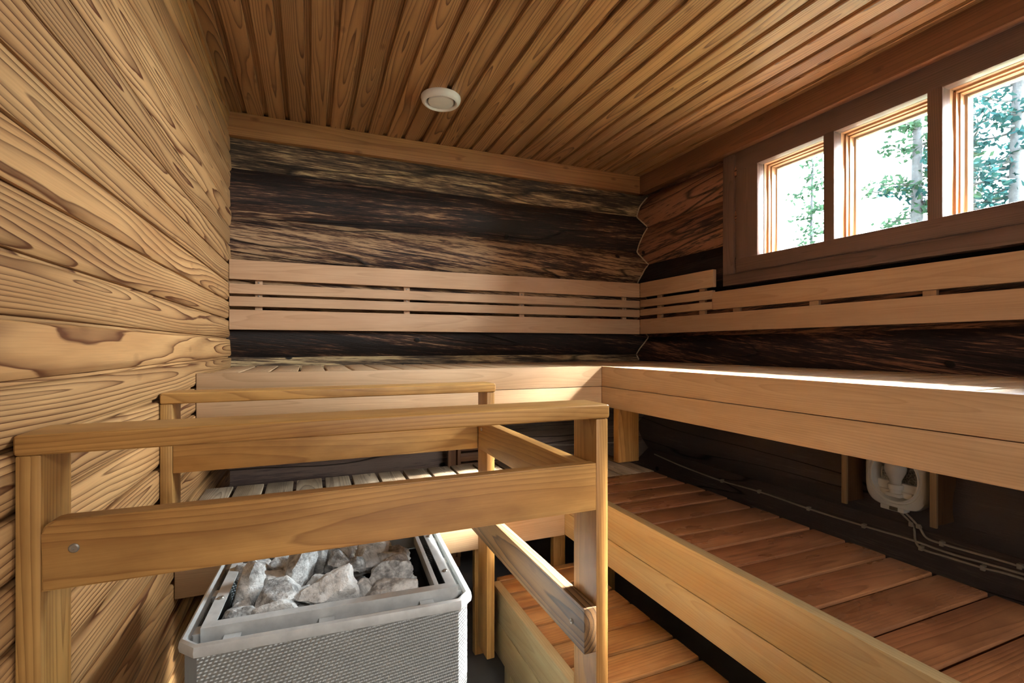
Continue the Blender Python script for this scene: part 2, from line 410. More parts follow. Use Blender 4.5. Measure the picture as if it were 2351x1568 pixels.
# near wall behind the lens, with a doorway added to let fill light in
m = MB()
for a, b, c, d in ((-.6, .15, ZF, ZC), (1.15, 2.3, ZF, ZC), (.15, 1.15, .92, ZC)): m.board(a, b, YN - .1, YN, c + H, d + H + .02, 'x', 0)
struct(m.build('wall_front', 'dimwood'), 'plain brown wall with a doorway added for fill light')
m = MB()                                            # unseen closed box, added to hold the fill light and keep sky out
for a in ((-.7, 2.4, -3.0, -2.95, -.05, 2.3), (-.75, -.7, -3.0, YN - .1, -.05, 2.3), (2.4, 2.45, -3.0, YN - .1, -.05, 2.3), (-.7, 2.4, -3.0, YN - .1, 2.25, 2.3), (-.7, 2.4, -3.0, YN - .1, -.1, 0)): m.board(*a, 'x', 0)
struct(m.build('room', 'white'), 'white box added beyond the doorway around the fill light')

# ------------------------------------------------------------------ windows
WY = [(1.3545, 1.672), (.993, 1.3125), (.632, .951)]; WZ = (.427, .855)
m = MB()
B(m, 1.925, 1.97, .505, 1.80, .853, .965, 'y', .010); B(m, 1.925, 1.97, .505, 1.80, .355, .428, 'y', .004)
for a, b in ((1.6715, 1.80), (1.3118, 1.3553), (.9503, .9938), (.505, .633)): B(m, 1.9255, 1.97, a, b, .42, .86, 'z', .003 if b < 1.7 else .010)
struct(m.build('trim_5', 'casing'), 'dark casing framing the three windows')
m = MB(); B(m, 1.908, 1.96, .2, 1.86, .300, .357, 'y', .006); struct(m.build('trim_6', 'casing'), 'dark sill board under the windows')
m = MB(); B(m, 1.918, 1.96, 1.803, 1.872, .30, .945, 'z', .006); struct(m.build('trim_7', 'casing'), 'dark upright board beside the first window')
for i, (a, b) in enumerate(WY):
    w = thing('window_%d' % (i + 1), ['square window nearest the log corner', 'square window in the middle of the row', 'square window with thick tree trunk outside'][i], 'window', (1.99, (a + b) / 2, WZ[0] + H)); w['kind'] = 'structure'
    jm = MB()
    for (xa, xb, ins) in ((1.9705, 1.990, .0), (1.990, 2.006, .007), (2.006, 2.030, .012)):
        t = .03
        jm.board(xa, xb, a - t, a + ins, WZ[0] + H - t, WZ[1] + H + t, 'z', .001); jm.board(xa, xb, b - ins, b + t, WZ[0] + H - t, WZ[1] + H + t, 'z', .001)
        jm.board(xa, xb, a, b, WZ[1] + H - ins, WZ[1] + H + t, 'y', .001); jm.board(xa, xb, a, b, WZ[0] + H - t, WZ[0] + H + ins, 'y', .001)
    jm.build('jamb', 'jamb', w)
    sm = MB(); q = .020
    for args in ((a - .02, a + q, WZ[0] - .02, WZ[1] + .02, 'z'), (b - q, b + .02, WZ[0] - .02, WZ[1] + .02, 'z'), (a + q, b - q, WZ[1] - q, WZ[1] + .02, 'y'), (a + q, b - q, WZ[0] - .02, WZ[0] + q - .004, 'y')):
        sm.board(2.0305, 2.062, args[0], args[1], args[2] + H, args[3] + H, args[4], .002)
    sh = sm.build('sash', 'sash', w)
    gm = MB(); gm.board(2.043, 2.047, a + q - .004, b - q + .004, WZ[0] + q - .008 + H, WZ[1] - q + .004 + H, 'y', 0); gm.build('pane', 'glass', sh)

# ------------------------------------------------------------------ backrests
def screwhead(mb, p, ax, r=.004, h=.0015):
    q = Vector(ax).normalized().to_track_quat('Z', 'Y').to_matrix().to_4x4()
    mb.lathe([(r * .2, -.002), (r, -.002), (r, h * .4), (r * .75, h), (r * .3, h), (r * .25, h * .3)], 14, Matrix.Translation(p) @ q)
bk = thing('backrest', 'four-board backrest mounted along the log end wall', 'backrest', (.78, 2.54, .078 + H))
for z0, z1 in ((.303, .391), (.2385, .2835), (.182, .2265), (.077, .167)):
    mb = MB(); B(mb, -.3305, 1.8885, 2.5, 2.522, z0, z1, 'x', .003); mb.build('board', 'back', bk)
for xx in (-.214, .461, 1.102, 1.79):
    mb = MB(); B(mb, xx - .015, xx + .015, 2.5225, 2.540, .09, .38, 'z', .001); p = mb.build('batten', 'back', bk)
    for zz in (.293, .2325): sm = MB(); screwhead(sm, (xx, 2.5215, zz + H), (0, -1, 0)); sm.build('screw', 'screw', p)
br = thing('backrest', 'stepped backrest running along the window wall', 'backrest', (1.93, 1.0, .078 + H))
for (ya, z0, yb2, z1) in ((1.906, .303, 2.4995, .393), (1.9115, .2425, 2.4995, .287), (1.9135, .190, 2.4995, .2295)):
    mb = MB(); B(mb, 1.889, 1.911, ya, yb2, z0, z1, 'y', .003); mb.build('short_board', 'back', br)
mb = MB(); B(mb, 1.889, 1.911, YN + .02, 1.9125, .187, .2765, 'y', .003); mb.build('long_board', 'back', br)
mb = MB(); B(mb, 1.889, 1.911, YN + .02, 2.4995, .078, .168, 'y', .003); mb.build('long_board', 'back', br)
for yy, z1 in ((2.345, .38), (2.005, .38), (1.78, .27), (1.385, .27), (.98, .27), (.6, .27), (.1, .27)):
    mb = MB(); B(mb, 1.9115, 1.9285, yy - .02, yy + .02, .09, z1, 'z', .001); mb.build('batten', 'back', br)

# ------------------------------------------------------------------ upper bench
ub = thing('upper_bench', 'upper L-shaped bench with two-board front below the backrests', 'bench', (.9, 1.9, -.26 + H))
ZU = -.086
for z0, z1, nm in ((ZU - .087, ZU, 'front_board'), (ZU - .1745, ZU - .0885, 'front_board')):
    mb = MB(); B(mb, -.3355, 1.187, 1.84, 1.868, z0, z1, 'x', .003); mb.build(nm, 'bench', ub)
    mb = MB(); B(mb, 1.188, 1.216, YN + .01, 1.868, z0, z1, 'y', .003); mb.build(nm, 'bench', ub)
mb = MB(); x = -.226 - .0935
while x < 1.85:
    a, b = max(x + .010, -.3305), min(x + .0935, 1.9)
    if a < b - .03: B(mb, a, b, (1.8685 if a < 1.21 else 1.8685), 2.50, ZU - .028, ZU - .001 - rnd(0, .001), 'y', .004)
    x += .0935
mb.build('seat', 'bench', ub)
mb = MB(); y = 1.866
while y > YN + .1:
    B(mb, 1.2165, 1.90, y - .0855, y, ZU - .028, ZU - .001 - rnd(0, .001), 'x', .004); y -= .0935
mb.build('seat', 'bench', ub)
for a in ((-.33, 1.19, 1.90, 1.945, 'x'), (-.329, 1.90, 2.44, 2.485, 'x'), (1.25, 1.295, YN + .01, 1.88, 'y'), (1.84, 1.885, YN + .01, 2.40, 'y')):
    mb = MB(); B(mb, *a[:4], ZU - .12, ZU - .03, a[4], 0); mb.build('bearer', 'dimwood', ub)
mb = MB(); B(mb, 1.2165, 1.322, 1.757, 1.793, -.495, -.1155, 'z', .002); mb.build('leg', 'guard', ub)
mb = MB(); B(mb, 1.2165, 1.322, -.4, -.364, -.495, -.1155, 'z', .002); mb.build('leg', 'guard', ub)

# ------------------------------------------------------------------ lower bench
lb = thing('lower_bench', 'lower L-shaped bench of gapped slats in front of the upper bench', 'bench', (.8, 1.6, ZF + H))
ZL = -.494
mb = MB(); B(mb, -.3375, .859, 1.575, 1.603, ZL - .105, ZL, 'x', .003); mb.build('front_board', 'bench', lb)
mb = MB(); B(mb, -.3375, .859, 1.575, 1.603, ZL - .191, ZL - .1065, 'x', .003); mb.build('front_board', 'bench', lb)
mb = MB(); B(mb, .860, .888, YN + .01, 1.603, ZL - .105, ZL, 'y', .003); mb.build('front_board', 'edge', lb)
mb = MB(); B(mb, .860, .888, YN + .01, 1.603, ZL - .191, ZL - .1065, 'y', .003); mb.build('front_board', 'edge', lb)
mb = MB(); x = -.250 - .098
while x < 1.27:
    a, b = max(x + .011, -.3345), min(x + .098, 1.282)
    if a < b - .02: B(mb, a, b, 1.6035, 2.0, ZL - .030, ZL - .004 - rnd(0, .001), 'y', .004)
    x += .098
mb.build('seat', 'grey', lb, label='greyed slats behind the heater')
mb = MB(); y = 1.5735 + .03
while y > YN + .1:
    B(mb, .8885, 1.277 + rnd(-.006, .006), y - .0870, y, ZL - .030, ZL - .004 - rnd(0, .002), 'x', .0035); y -= .0965
mb.build('seat', 'red', lb, label='red brown slats under the lamp')
for a in ((-.335, .86, 1.62, 1.66, 'x'), (-.335, 1.27, 1.93, 1.97, 'x'), (.905, .945, YN + .01, 1.60, 'y'), (1.20, 1.24, YN + .01, 1.92, 'y')):
    mb = MB(); B(mb, *a[:4], ZL - .12, ZL - .031, a[4], 0); mb.build('bearer', 'dimwood', lb)
for xx, yy, bt in ((.86, 1.665, ZF), (.545, 1.665, ZF), (-.30, 1.9, ZF), (1.22, 1.86, ZF), (1.22, -.3, ZF), (.91, -.3, ZF)):
    mb = MB(); B(mb, xx, xx + .05, yy, yy + .028, bt, ZL - .032 if yy < 1.9 or xx < 0 else ZL - .032, 'z', .002); mb.build('leg', 'guard', lb)

# ------------------------------------------------------------------ step platform
st = thing('step_platform', 'low slatted step platform between heater guard and lower bench', 'step', (.72, .6, ZF + H))
ZS = -.780
mb = MB(); B(mb, .560, .588, -.4, 1.53, ZS - .105, ZS, 'y', .004); mb.build('side_board', 'edge', st)
mb = MB(); B(mb, .560, .588, -.4, 1.53, ZS - .215, ZS - .106, 'y', .004); mb.build('side_board', 'edge', st)
mb = MB(); y = 1.4894 + .044
while y > -.3:
    B(mb, .5885, .912, y - .0875, y, ZS - .030, ZS - .003 - rnd(0, .002), 'x', .005); y -= .0963
mb.build('tread', 'step', st)
mb = MB(); B(mb, .5885, .905, 1.5345, 1.562, ZS - .12, ZS - .003, 'x', .003); mb.build('end_board', 'step', st)
for a in (.60, .86): mb = MB(); B(mb, a, a + .04, -.38, 1.43, ZS - .12, ZS - .031, 'y', 0); mb.build('bearer', 'dimwood', st)
for xx, yy in ((.5885, 1.44), (.86, 1.44), (.5885, -.35), (.86, -.35)):
    mb = MB(); B(mb, xx, xx + .04, yy, yy + .05, ZF, ZS - .13, 'z', .003); mb.build('foot', 'edge', st)

# ------------------------------------------------------------------ heater guard
gd = thing('heater_guard', 'wooden guard rail built round the stone heater', 'guard rail', (.1, 1.13, ZF + H))
gm = {}
def gb(nm, mat, *a, **k):
    mb = MB(); B(mb, *a, **k); return mb.build(nm, mat, gd)
# front posts, rear posts
gb('post', 'guard', -.343, -.317, .810, .898, ZF, -.1385, 'z', .003); gb('post', 'guard', .5105, .537, .810, .898, ZF, -.1395, 'z', .003)
gb('post', 'guard', -.3388, -.3125, 1.44, 1.528, -.53, -.1415, 'z', .003)
mb = MB(); B(mb, .5105, .537, 1.44, 1.528, -.975, -.1415, 'z', .004)
mb.build('post', 'guard', gd)
# top rails
mb = MB(); B(mb, -.344, .539, .806, .902, -.1385, -.1115, 'x', .006, seg=3); mb.build('top_rail', 'guard', gd)
mb = MB(); B(mb, -.3385, .539, 1.436, 1.530, -.1415, -.1145, 'x', .006, seg=3); mb.build('top_rail', 'guard', gd)
# cross rails: front with one rounded upper corner
def rail(x0, x1, y0, y1, z0, z1, rc):
    ol = [(x0, z0), (x1, z0), (x1, z1)]
    for k in range(7):
        a = R(90 + 90 * k / 6); ol.append((x0 + rc + rc * math.cos(a), z1 - rc + rc * math.sin(a)))
    n = len(ol); vs = [(p, y0, q + H) for p, q in ol] + [(p, y1, q + H) for p, q in ol]
    fs = [tuple(range(n)), tuple(range(n, 2*n))[::-1]] + [(i, (i+1) % n, n + (i+1) % n, n + i) for i in range(n)]
    bm = bmesh.new(); V = [bm.verts.new(v) for v in vs]
    for f in fs: bm.faces.new([V[i] for i in f])
    ed = [e for e in bm.edges if abs(e.verts[0].co.y - e.verts[1].co.y) < 1e-6]
    bmesh.ops.bevel(bm, geom=ed, offset=.0025, segments=2, affect='EDGES'); bm.verts.index_update()
    mb = MB(); mb.add([v.co.copy() for v in bm.verts], [[v.index for v in f.verts] for f in bm.faces], [(v.co.x + 11.3, v.co.z - z0 - H - .045 + .02, v.co.y - y0 + .035) for v in bm.verts], .6); bm.free()
    return mb.build('cross_rail', 'guard', gd)
cr = rail(-.3165, .5100, .808, .836, -.314, -.224, .016)
sm = MB(); screwhead(sm, (-.283, .8075, -.262 + H), (0, -1, 0), .006, .002); sm.build('bolt', 'screw', cr)
cr2 = gb('cross_rail', 'guard', -.312, .4815, 1.441, 1.469, -.314, -.226, 'x')
sm = MB(); screwhead(sm, (.4820 - .0008, 1.409, -.25 + H), (-1, 0, 0), .005, .002)
sd = gb('side_rail', 'guard', .4825, .5100, .8365, 1.528, -.314, -.226, 'y'); sm.build('bolt', 'screw', sd)
sd = gb('side_rail', 'oldguard', .4825, .5100, .808, 1.528, -.586, -.4985, 'y')
sm = MB(); screwhead(sm, (.4817, .855, -.545 + H), (-1, 0, 0), .0055, .002); sm.build('bolt', 'screw', sd)

# ------------------------------------------------------------------ heater
hx, hy, hr = .058, 1.113, R(-3.0)
ht = thing('sauna_heater', 'grey embossed steel heater full of loose stones', 'heater', (hx, hy, ZF + H), rz=hr)
ORG[ht.name] = (0, 0, 0)                            # its parts are built in its own frame
HT = .62; W2, D2, CH = .243, .200, .025
octo = [(-W2 + CH, -D2), (W2 - CH, -D2), (W2, -D2 + CH), (W2, D2 - CH), (W2 - CH, D2), (-W2 + CH, D2), (-W2, D2 - CH), (-W2, -D2 + CH)]
mb = MB(); mb.sweep(octo, [(-.004, .06), (-.004, HT - .012), (-.010, HT - .012), (-.010, .06)]); mb.build('casing', 'emboss', ht, 20)
mb = MB(); mb.sweep(octo, [(.000, HT - .022), (.003, HT - .020), (.0045, HT - .012), (.003, HT - .003), (-.001, HT), (-.006, HT - .002), (-.008, HT - .008), (-.008, HT - .022)]); mb.build('rim', 'steel', ht, 40)
mb = MB(); mb.board(-W2 + .012, W2 - .012, -D2 + .012, D2 - .012, .05, .07, 'x', 0); mb.board(-.205, -.2, -.16, .16, .07, HT - .04, 'x', 0); mb.board(.2, .205, -.16, .16, .07, HT - .04, 'x', 0)
mb.board(-.2, .2, -.165, -.16, .07, HT - .04, 'x', 0); mb.board(-.2, .2, .16, .165, .07, HT - .04, 'x', 0); mb.board(-.2, .2, -.16, .16, HT - .11, HT - .10, 'x', 0); mb.build('stone_bin', 'darksteel', ht)
rect = [(-.219, -.163), (.222, -.163), (.222, .163), (-.219, .163)]
mb = MB(); mb.sweep(rect, [(0, HT - .035), (0, HT + .006), (-.020, HT + .006), (-.020, HT + .003), (-.003, HT + .003), (-.003, HT - .035)])
fr = mb.build('basket_frame', 'steel', ht, 30)
mb = MB(); mb.board(.180, .189, -.1425, .1425, HT - .02, HT + .005, 'y', .001); mb.build('inner_bar', 'steel', ht)
for p in ((-.209, -.06), (.212, -.09), (-.209, .12), (.212, .11)): sm = MB(); screwhead(sm, (p[0], p[1], HT + .006), (0, 0, 1), .006, .003); sm.build('screw', 'screw', fr)
for q in (-.17, -.02, .16):
    for sg in (-1, 1): mb = MB(); mb.board(q - .013, q + .013, sg * .1815 - .0165, sg * .1815 + .0165, HT - .012, HT - .010, 'x', 0); mb.board(q - .013, q - .011, sg * .1815 - .0165, sg * .1815 + .0165, HT - .022, HT - .012, 'x', 0); mb.build('bracket', 'steel', ht)
for q in (-.135, .0, .125):
    for sg, c0 in ((-1, -.227), (1, .2285)): mb = MB(); mb.board(c0 - .0075, c0 + .0075, q - .013, q + .013, HT - .012, HT - .010, 'x', 0); mb.board(c0 - .0075, c0 + .0075, q - .013, q - .011, HT - .03, HT - .012, 'x', 0); mb.build('bracket', 'steel', ht)
for sx in (-1, 1):
    for sy in (-1, 1): mb = MB(); mb.board(sx * .19 - .02, sx * .19 + .02, sy * .15 - .02, sy * .15 + .02, 0, .05, 'z', .003); mb.build('foot', 'darksteel', ht)

# ------------------------------------------------------------------ stones
def stone_mesh(seed, sx, sy, sz):
    rs = random.Random(seed); bm = bmesh.new(); bmesh.ops.create_icosphere(bm, subdivisions=4, radius=1)
    pl = []
    for k in range(11):
        d = Vector((rs.gauss(0, 1), rs.gauss(0, 1), rs.gauss(0, 1))).normalized(); pl.append((d, rs.uniform(.45, .85)))
    for v in bm.verts:
        n = v.co.normalized(); r = 1.0
        for d, h in pl:
            c = n.dot(d)
            if c > .05: r = min(r, h / c)
        p = n * r; o = Vector((seed * 3.1, 0, 0))
        p += n * (.09 * noise.noise(p * 2.2 + o) + .05 * noise.noise(p * 6 + o) + .022 * noise.noise(p * 17 + o))
        v.co = Vector((p.x * sx, p.y * sy, p.z * sz))
    me = bpy.data.meshes.new('stone'); bm.to_mesh(me); bm.free()
    me.polygons.foreach_set('use_smooth', [True] * len(me.polygons)); me.set_sharp_from_angle(angle=R(30)); me.materials.append(M['stone']); return me
# x, y (room), width, (depth, height) ratios, lift, turn, words
ST = [(-.120, .998, .060, .8, .9, .000, 10, 'pale blocky stone in the near corner of the basket by the panelled wall'),
 (-.060, .985, .082, .6, .6, .004, -25, 'pale wedge stone leaning on the front bar of the basket'),
 (-.046, 1.030, .108, .75, .55, .016, -20, 'broad pale flat stone behind the wedge at front'),
 (.048, 1.005, .124, .75, .72, .022, 5, 'largest craggy stone in the middle of the front row'),
 (-.121, 1.092, .074, .9, 1.3, .020, 20, 'tall peaked stone beside the basket bar facing the panelled wall'),
 (-.075, 1.110, .088, .8, .8, .010, 0, 'rounded pale stone behind the tall peaked stone'),
 (-.018, 1.112, .084, .9, 1.5, .034, 30, 'tall upright dark-faced block in the heap'),
 (.019, 1.168, .070, .9, 1.2, .020, 0, 'white topped stone behind the upright block'),
 (.054, 1.155, .078, .8, 1.0, .022, 15, 'jagged pale stone right behind the largest stone'),
 (.060, 1.108, .060, .8, .8, .030, -30, 'small triangular stone perched behind the largest stone'),
 (.127, 1.125, .100, .8, 1.0, .026, 0, 'big sloping stone with white upper face'),
 (.097, 1.085, .045, .7, .9, .030, 40, 'small pointed chip between two big stones'),
 (.110, 1.020, .055, .9, .9, .000, 0, 'small rounded stone tucked beside the largest stone'),
 (.162, 1.040, .094, .85, .9, .014, 35, 'brownish craggy stone beside the double bar'),
 (.158, .968, .120, .45, .45, .006, -14, 'long dark stone lying along the front bar'),
 (.160, 1.100, .062, .9, .9, .022, 0, 'brown rounded stone below the big sloping stone'),
 (.200, 1.135, .066, .9, .8, .012, 0, 'dark smooth stone against the double bar'),
 (-.116, 1.175, .078, .9, .8, .010, 10, 'dark stone at the back near the panelled wall'),
 (-.062, 1.178, .062, .9, 1.0, .014, 70, 'mottled stone behind the rounded pale stone'),
 (-.030, 1.205, .056, .8, .8, .010, 0, 'speckled stone at the back of the heap'),
 (.205, 1.030, .054, .9, .8, -.006, 0, 'shadowed stone wedged under the double bar'),
 (.095, 1.200, .062, .9, .8, .014, 20, 'pale stone at the back behind the jagged stone'),
 (.017, .957, .048, .8, .7, -.002, 0, 'small stone under the largest stone at the front bar'),
 (-.098, .948, .042, .8, .6, -.006, 0, 'flat chip in front of the blocky corner stone'),
 (-.150, 1.045, .044, .9, .9, -.002, 0, 'small stone squeezed by the basket bar near the panelled wall'),
 (.155, 1.195, .070, .9, .8, .006, 0, 'grey stone at the back beside the double bar'),
 (.200, .965, .040, .9, .9, -.010, 0, 'small dark stone in the corner below the double bar'),
 (-.145, 1.225, .060, .9, .8, .004, 0, 'grey stone in the rear corner near the panelled wall'),
 (.030, 1.232, .066, .9, .8, .006, 0, 'grey stone at the rear middle of the basket'),
 (.10, 1.240, .054, .9, .8, .000, 0, 'small stone at the rear edge beside the grey middle one'),
 (-.010, 1.055, .060, .9, .9, -.014, 0, 'dark stone showing in the gap behind the broad flat stone'),
 (.015, 1.085, .058, .9, .9, -.008, 0, 'dark stone showing behind the largest stone')]
for i, (x, y, w, a, b, lift, tz, lab) in enumerate(ST):
    sx = w * .56; me = stone_mesh(i + 3, sx, sx * a, sx * b); y = max(y + .012, .976 + sx * a * .8 - .0523 * (x - .058)); x = max(-.138 + sx * .75, min(.215 - sx * .75, x))
    o = bpy.data.objects.new('heater_stone', me); col.objects.link(o); lo = min(v.co.z for v in me.vertices)
    o.location = (x, y, max(HT - .016 + lift, HT - .098 - lo)); o.rotation_euler = (rnd(-.15, .15), rnd(-.15, .15), R(tz)); tag(o, lab, 'stone', 'stones heaped in the heater basket')
for i in range(20):                                  # lower layer seen in the gaps
    gx, gy = -.13 + .075 * (i % 5), 1.0 + .068 * (i // 5); w = rnd(.055, .066)
    me = stone_mesh(100 + i, w * .6, w * .55, w * .5); o = bpy.data.objects.new('heater_stone', me); col.objects.link(o)
    o.location = (gx + rnd(-.008, .008), gy + rnd(-.008, .008), HT - .100 + w * .46); o.rotation_euler = (0, 0, rnd(0, 6)); tag(o, 'dark grey stone in the lower layer of the heap, under the pale ones', 'stone', 'lower stones of the heater basket')

# ------------------------------------------------------------------ ceiling vent
vt = thing('ceiling_vent', 'round white disc valve in the board ceiling', 'vent', (.513, 2.025, ZC + H))
T = Matrix.Translation((.513, 2.025, ZC + H))
mb = MB(); mb.lathe([(.066, .0), (.083, .0), (.0835, -.006), (.080, -.018), (.073, -.026), (.067, -.027), (.062, -.022), (.060, -.008), (.060, .0)], 64, T, False); mb.build('ring', 'white', vt, 50)
mb = MB(); mb.lathe([(.010, .0), (.010, -.010), (.050, -.012), (.0535, -.016), (.0535, -.020), (.051, -.024), (.030, -.0265), (.002, -.027)], 64, T); mb.build('disc', 'white', vt, 50)
mb = MB(); mb.lathe([(.003, -.0005), (.060, -.0005), (.060, .0), (.003, .0)], 40, T); mb.build('throat', 'darksteel', vt, 50)

# ------------------------------------------------------------------ wall lamp, its side boards, cables
XW = 1.93; LY, LZ = 1.060, -.452
lp = thing('wall_lamp', 'white bulkhead lamp without its cover below the upper bench', 'lamp', (XW, LY, LZ + H))
def squircle(ry, rz, n, e=3.2):
    o = []
    for k in range(n):
        a = 2 * math.pi * k / n; c, s_ = math.cos(a), math.sin(a)
        o.append((ry * math.copysign(abs(c) ** (2 / e), c), rz * math.copysign(abs(s_) ** (2 / e), s_)))
    return o
def shell(mb, rings, n=56, e0=3.2):                  # rings: (x, ry, rz, exponent)
    vs, fs = [], []
    for x, ry, rz, e in rings:
        for p, q in squircle(ry, rz, n, e): vs.append((x, LY + p, LZ + q + H))
    for i in range(len(rings) - 1):
        for k in range(n): fs.append((i*n+k, i*n+(k+1) % n, (i+1)*n+(k+1) % n, (i+1)*n+k))
    fs.append(tuple(range((len(rings)-1)*n, len(rings)*n))); mb.add(vs, fs)
mb = MB(); shell(mb, [(1.935, .094, .102, 3.6), (1.885, .098, .106, 3.6), (1.868, .095, .103, 3.6), (1.864, .090, .098, 3.2), (1.862, .083, .090, 2.2), (1.866, .081, .088, 2.2), (1.866, .078, .085, 2.1), (1.860, .076, .083, 2.1), (1.860, .072, .079, 2.1), (1.868, .070, .077, 2.1), (1.905, .066, .072, 2.1)])
mb.board(1.864, 1.90, LY - .03, LY + .045, LZ - .116 + H, LZ - .098 + H, 'y', .004)
mb.board(1.880, 1.905, LY - .062, LY + .062, LZ - .047 + H, LZ - .018 + H, 'y', .003); mb.board(1.872, 1.905, LY - .05, LY + .05, LZ - .066 + H, LZ - .046 + H, 'y', .003)
hs = mb.build('housing', 'plastic', lp, 50)
mb = MB(); mb.board(1.8985, 1.901, LY - .058, LY + .058, LZ - .02 + H, LZ + .06 + H, 'y', 0); mb.build('reflector', 'foil', lp)
mb = MB(); mb.board(1.861, 1.8635, LY - .012, LY + .014, LZ - .113 + H, LZ - .100 + H, 'y', .001); mb.build('latch', 'screw', lp)
LM = Matrix.Translation((1.872, LY, LZ - .062 + H))
mb = MB(); mb.lathe([(.017, 0), (.018, .004), (.018, .022), (.022, .024), (.023, .036), (.021, .040), (.016, .041)], 32, LM); mb.board(1.853, 1.89, LY - .024, LY + .024, LZ - .064 + H, LZ - .052 + H, 'y', .002); mb.build('socket', 'plastic', lp, 40)
mb = MB(); mb.lathe([(.015, .036), (.0165, .045), (.018, .055), (.024, .068), (.030, .082), (.032, .094), (.030, .108), (.022, .120), (.010, .126), (.001, .127)], 32, LM); mb.build('bulb', 'bulb', lp, 60)

for k, (yy, x0, zb, lab) in enumerate(((1.205, 1.835, -.582, 'brown side board fixed to the log wall, farther of two flanking the lamp'), (.9235, 1.835, -.577, 'brown side board fixed to the log wall, nearer of two flanking the lamp'))):
    t = thing('lamp_side_board', lab, 'board', (1.93, yy, zb + H), 'side boards of the wall lamp')
    mb = MB(); B(mb, x0 + .010, 1.945, yy - .001, yy + .016, zb + .008, -.29, 'z', .0015); mb.build('panel', 'dimwood', t)
    mb = MB(); B(mb, x0, x0 + .0095, yy - .002, yy + .017, zb, -.29, 'z', .0015); mb.build('edge_strip', 'bench', t)

XC = [xr(-.68) - .006]
def xs(z): return xr(z) - .006
def clip(mb, p):
    mb.board(p[0] - .006, p[0] + .012, p[1] - .006, p[1] + .006, p[2] - .008, p[2] + .008, 'y', .002)
def cable(pts, label, clips):
    P = [(xs(z) if x is None else x, y, z + H) for x, y, z in pts]
    o = MB().tube(P, .0038, 10, 5).build('cable', 'cable', None, 60); tag(o, label, 'cable', 'cables on the log wall below the upper bench')
    o2 = None
    for q in clips:
        cm = MB(); clip(cm, (xs(q[1]), q[0], q[1] + H)); cm.build('clip', 'cable', o)
cable([(None, 2.45, -.66), (None, 2.2, -.675), (None, 1.9092, -.6835), (None, 1.6806, -.678), (None, 1.4324, -.682), (None, 1.2105, -.680), (None, 1.0549, -.676), (None, .93, -.679), (None, .75, -.672), (None, .3, -.668)], 'beige cable clipped along the whole log wall under the bench', [(1.9, -.6835), (1.68, -.678), (1.432, -.682), (1.21, -.680)])
cable([(1.89, 1.075, -.557), (None, 1.072, -.60), (None, 1.060, -.635), (None, 1.040, -.675), (None, 1.012, -.692), (None, .95, -.691), (None, .85, -.689), (None, .75, -.683), (None, .3, -.68)], 'beige cable dropping from the lamp, lowest of the three', [(1.064, -.628), (1.018, -.6905), (.851, -.689)])
cable([(1.89, 1.0576, -.555), (None, 1.053, -.60), (None, 1.040, -.632), (None, 1.015, -.657), (None, .969, -.6605), (None, .86, -.658), (None, .775, -.6565), (None, .3, -.655)], 'beige cable dropping from the lamp, topmost of the three', [(1.041, -.627), (.9688, -.6603), (.7751, -.6566)])
o = MB().tube([(.9, 2.532, -.574 + H), (1.23, 2.531, -.566 + H), (1.43, 2.531, -.576 + H), (1.75, 2.532, -.585 + H)], .0038, 10, 5).build('cable', 'cable', None, 60); tag(o, 'beige cable along the log end wall, seen under the upper bench', 'cable', 'cables on the log wall below the upper bench')

# slatted screen under the back bench
sc = thing('slatted_screen', 'small slatted wooden screen under the upper bench by the log end wall', 'screen', (.75, 2.45, ZF + H))
mb = MB(); B(mb, .640, .680, 2.38, 2.40, -1.05, -.30, 'z', .002); mb.build('upright', 'dimwood', sc)
mb = MB(); B(mb, .684, .700, 2.36, 2.40, -1.05, -.30, 'z', .002); mb.build('upright', 'dimwood', sc)
mb = MB(); B(mb, .92, .936, 2.36, 2.40, -1.05, -.30, 'z', .002); mb.build('upright', 'dimwood', sc)
z = -.33
while z > -.95: mb = MB(); B(mb, .7005, .9195, 2.375, 2.395, z - .040, z, 'x', .002); mb.build('slat', 'dimwood', sc); z -= .052
for a, b in ((.64, .70), (.92, .936)): mb = MB(); B(mb, a, b, 2.37, 2.40, ZF, -1.0505, 'z', .002); mb.build('foot', 'dimwood', sc)

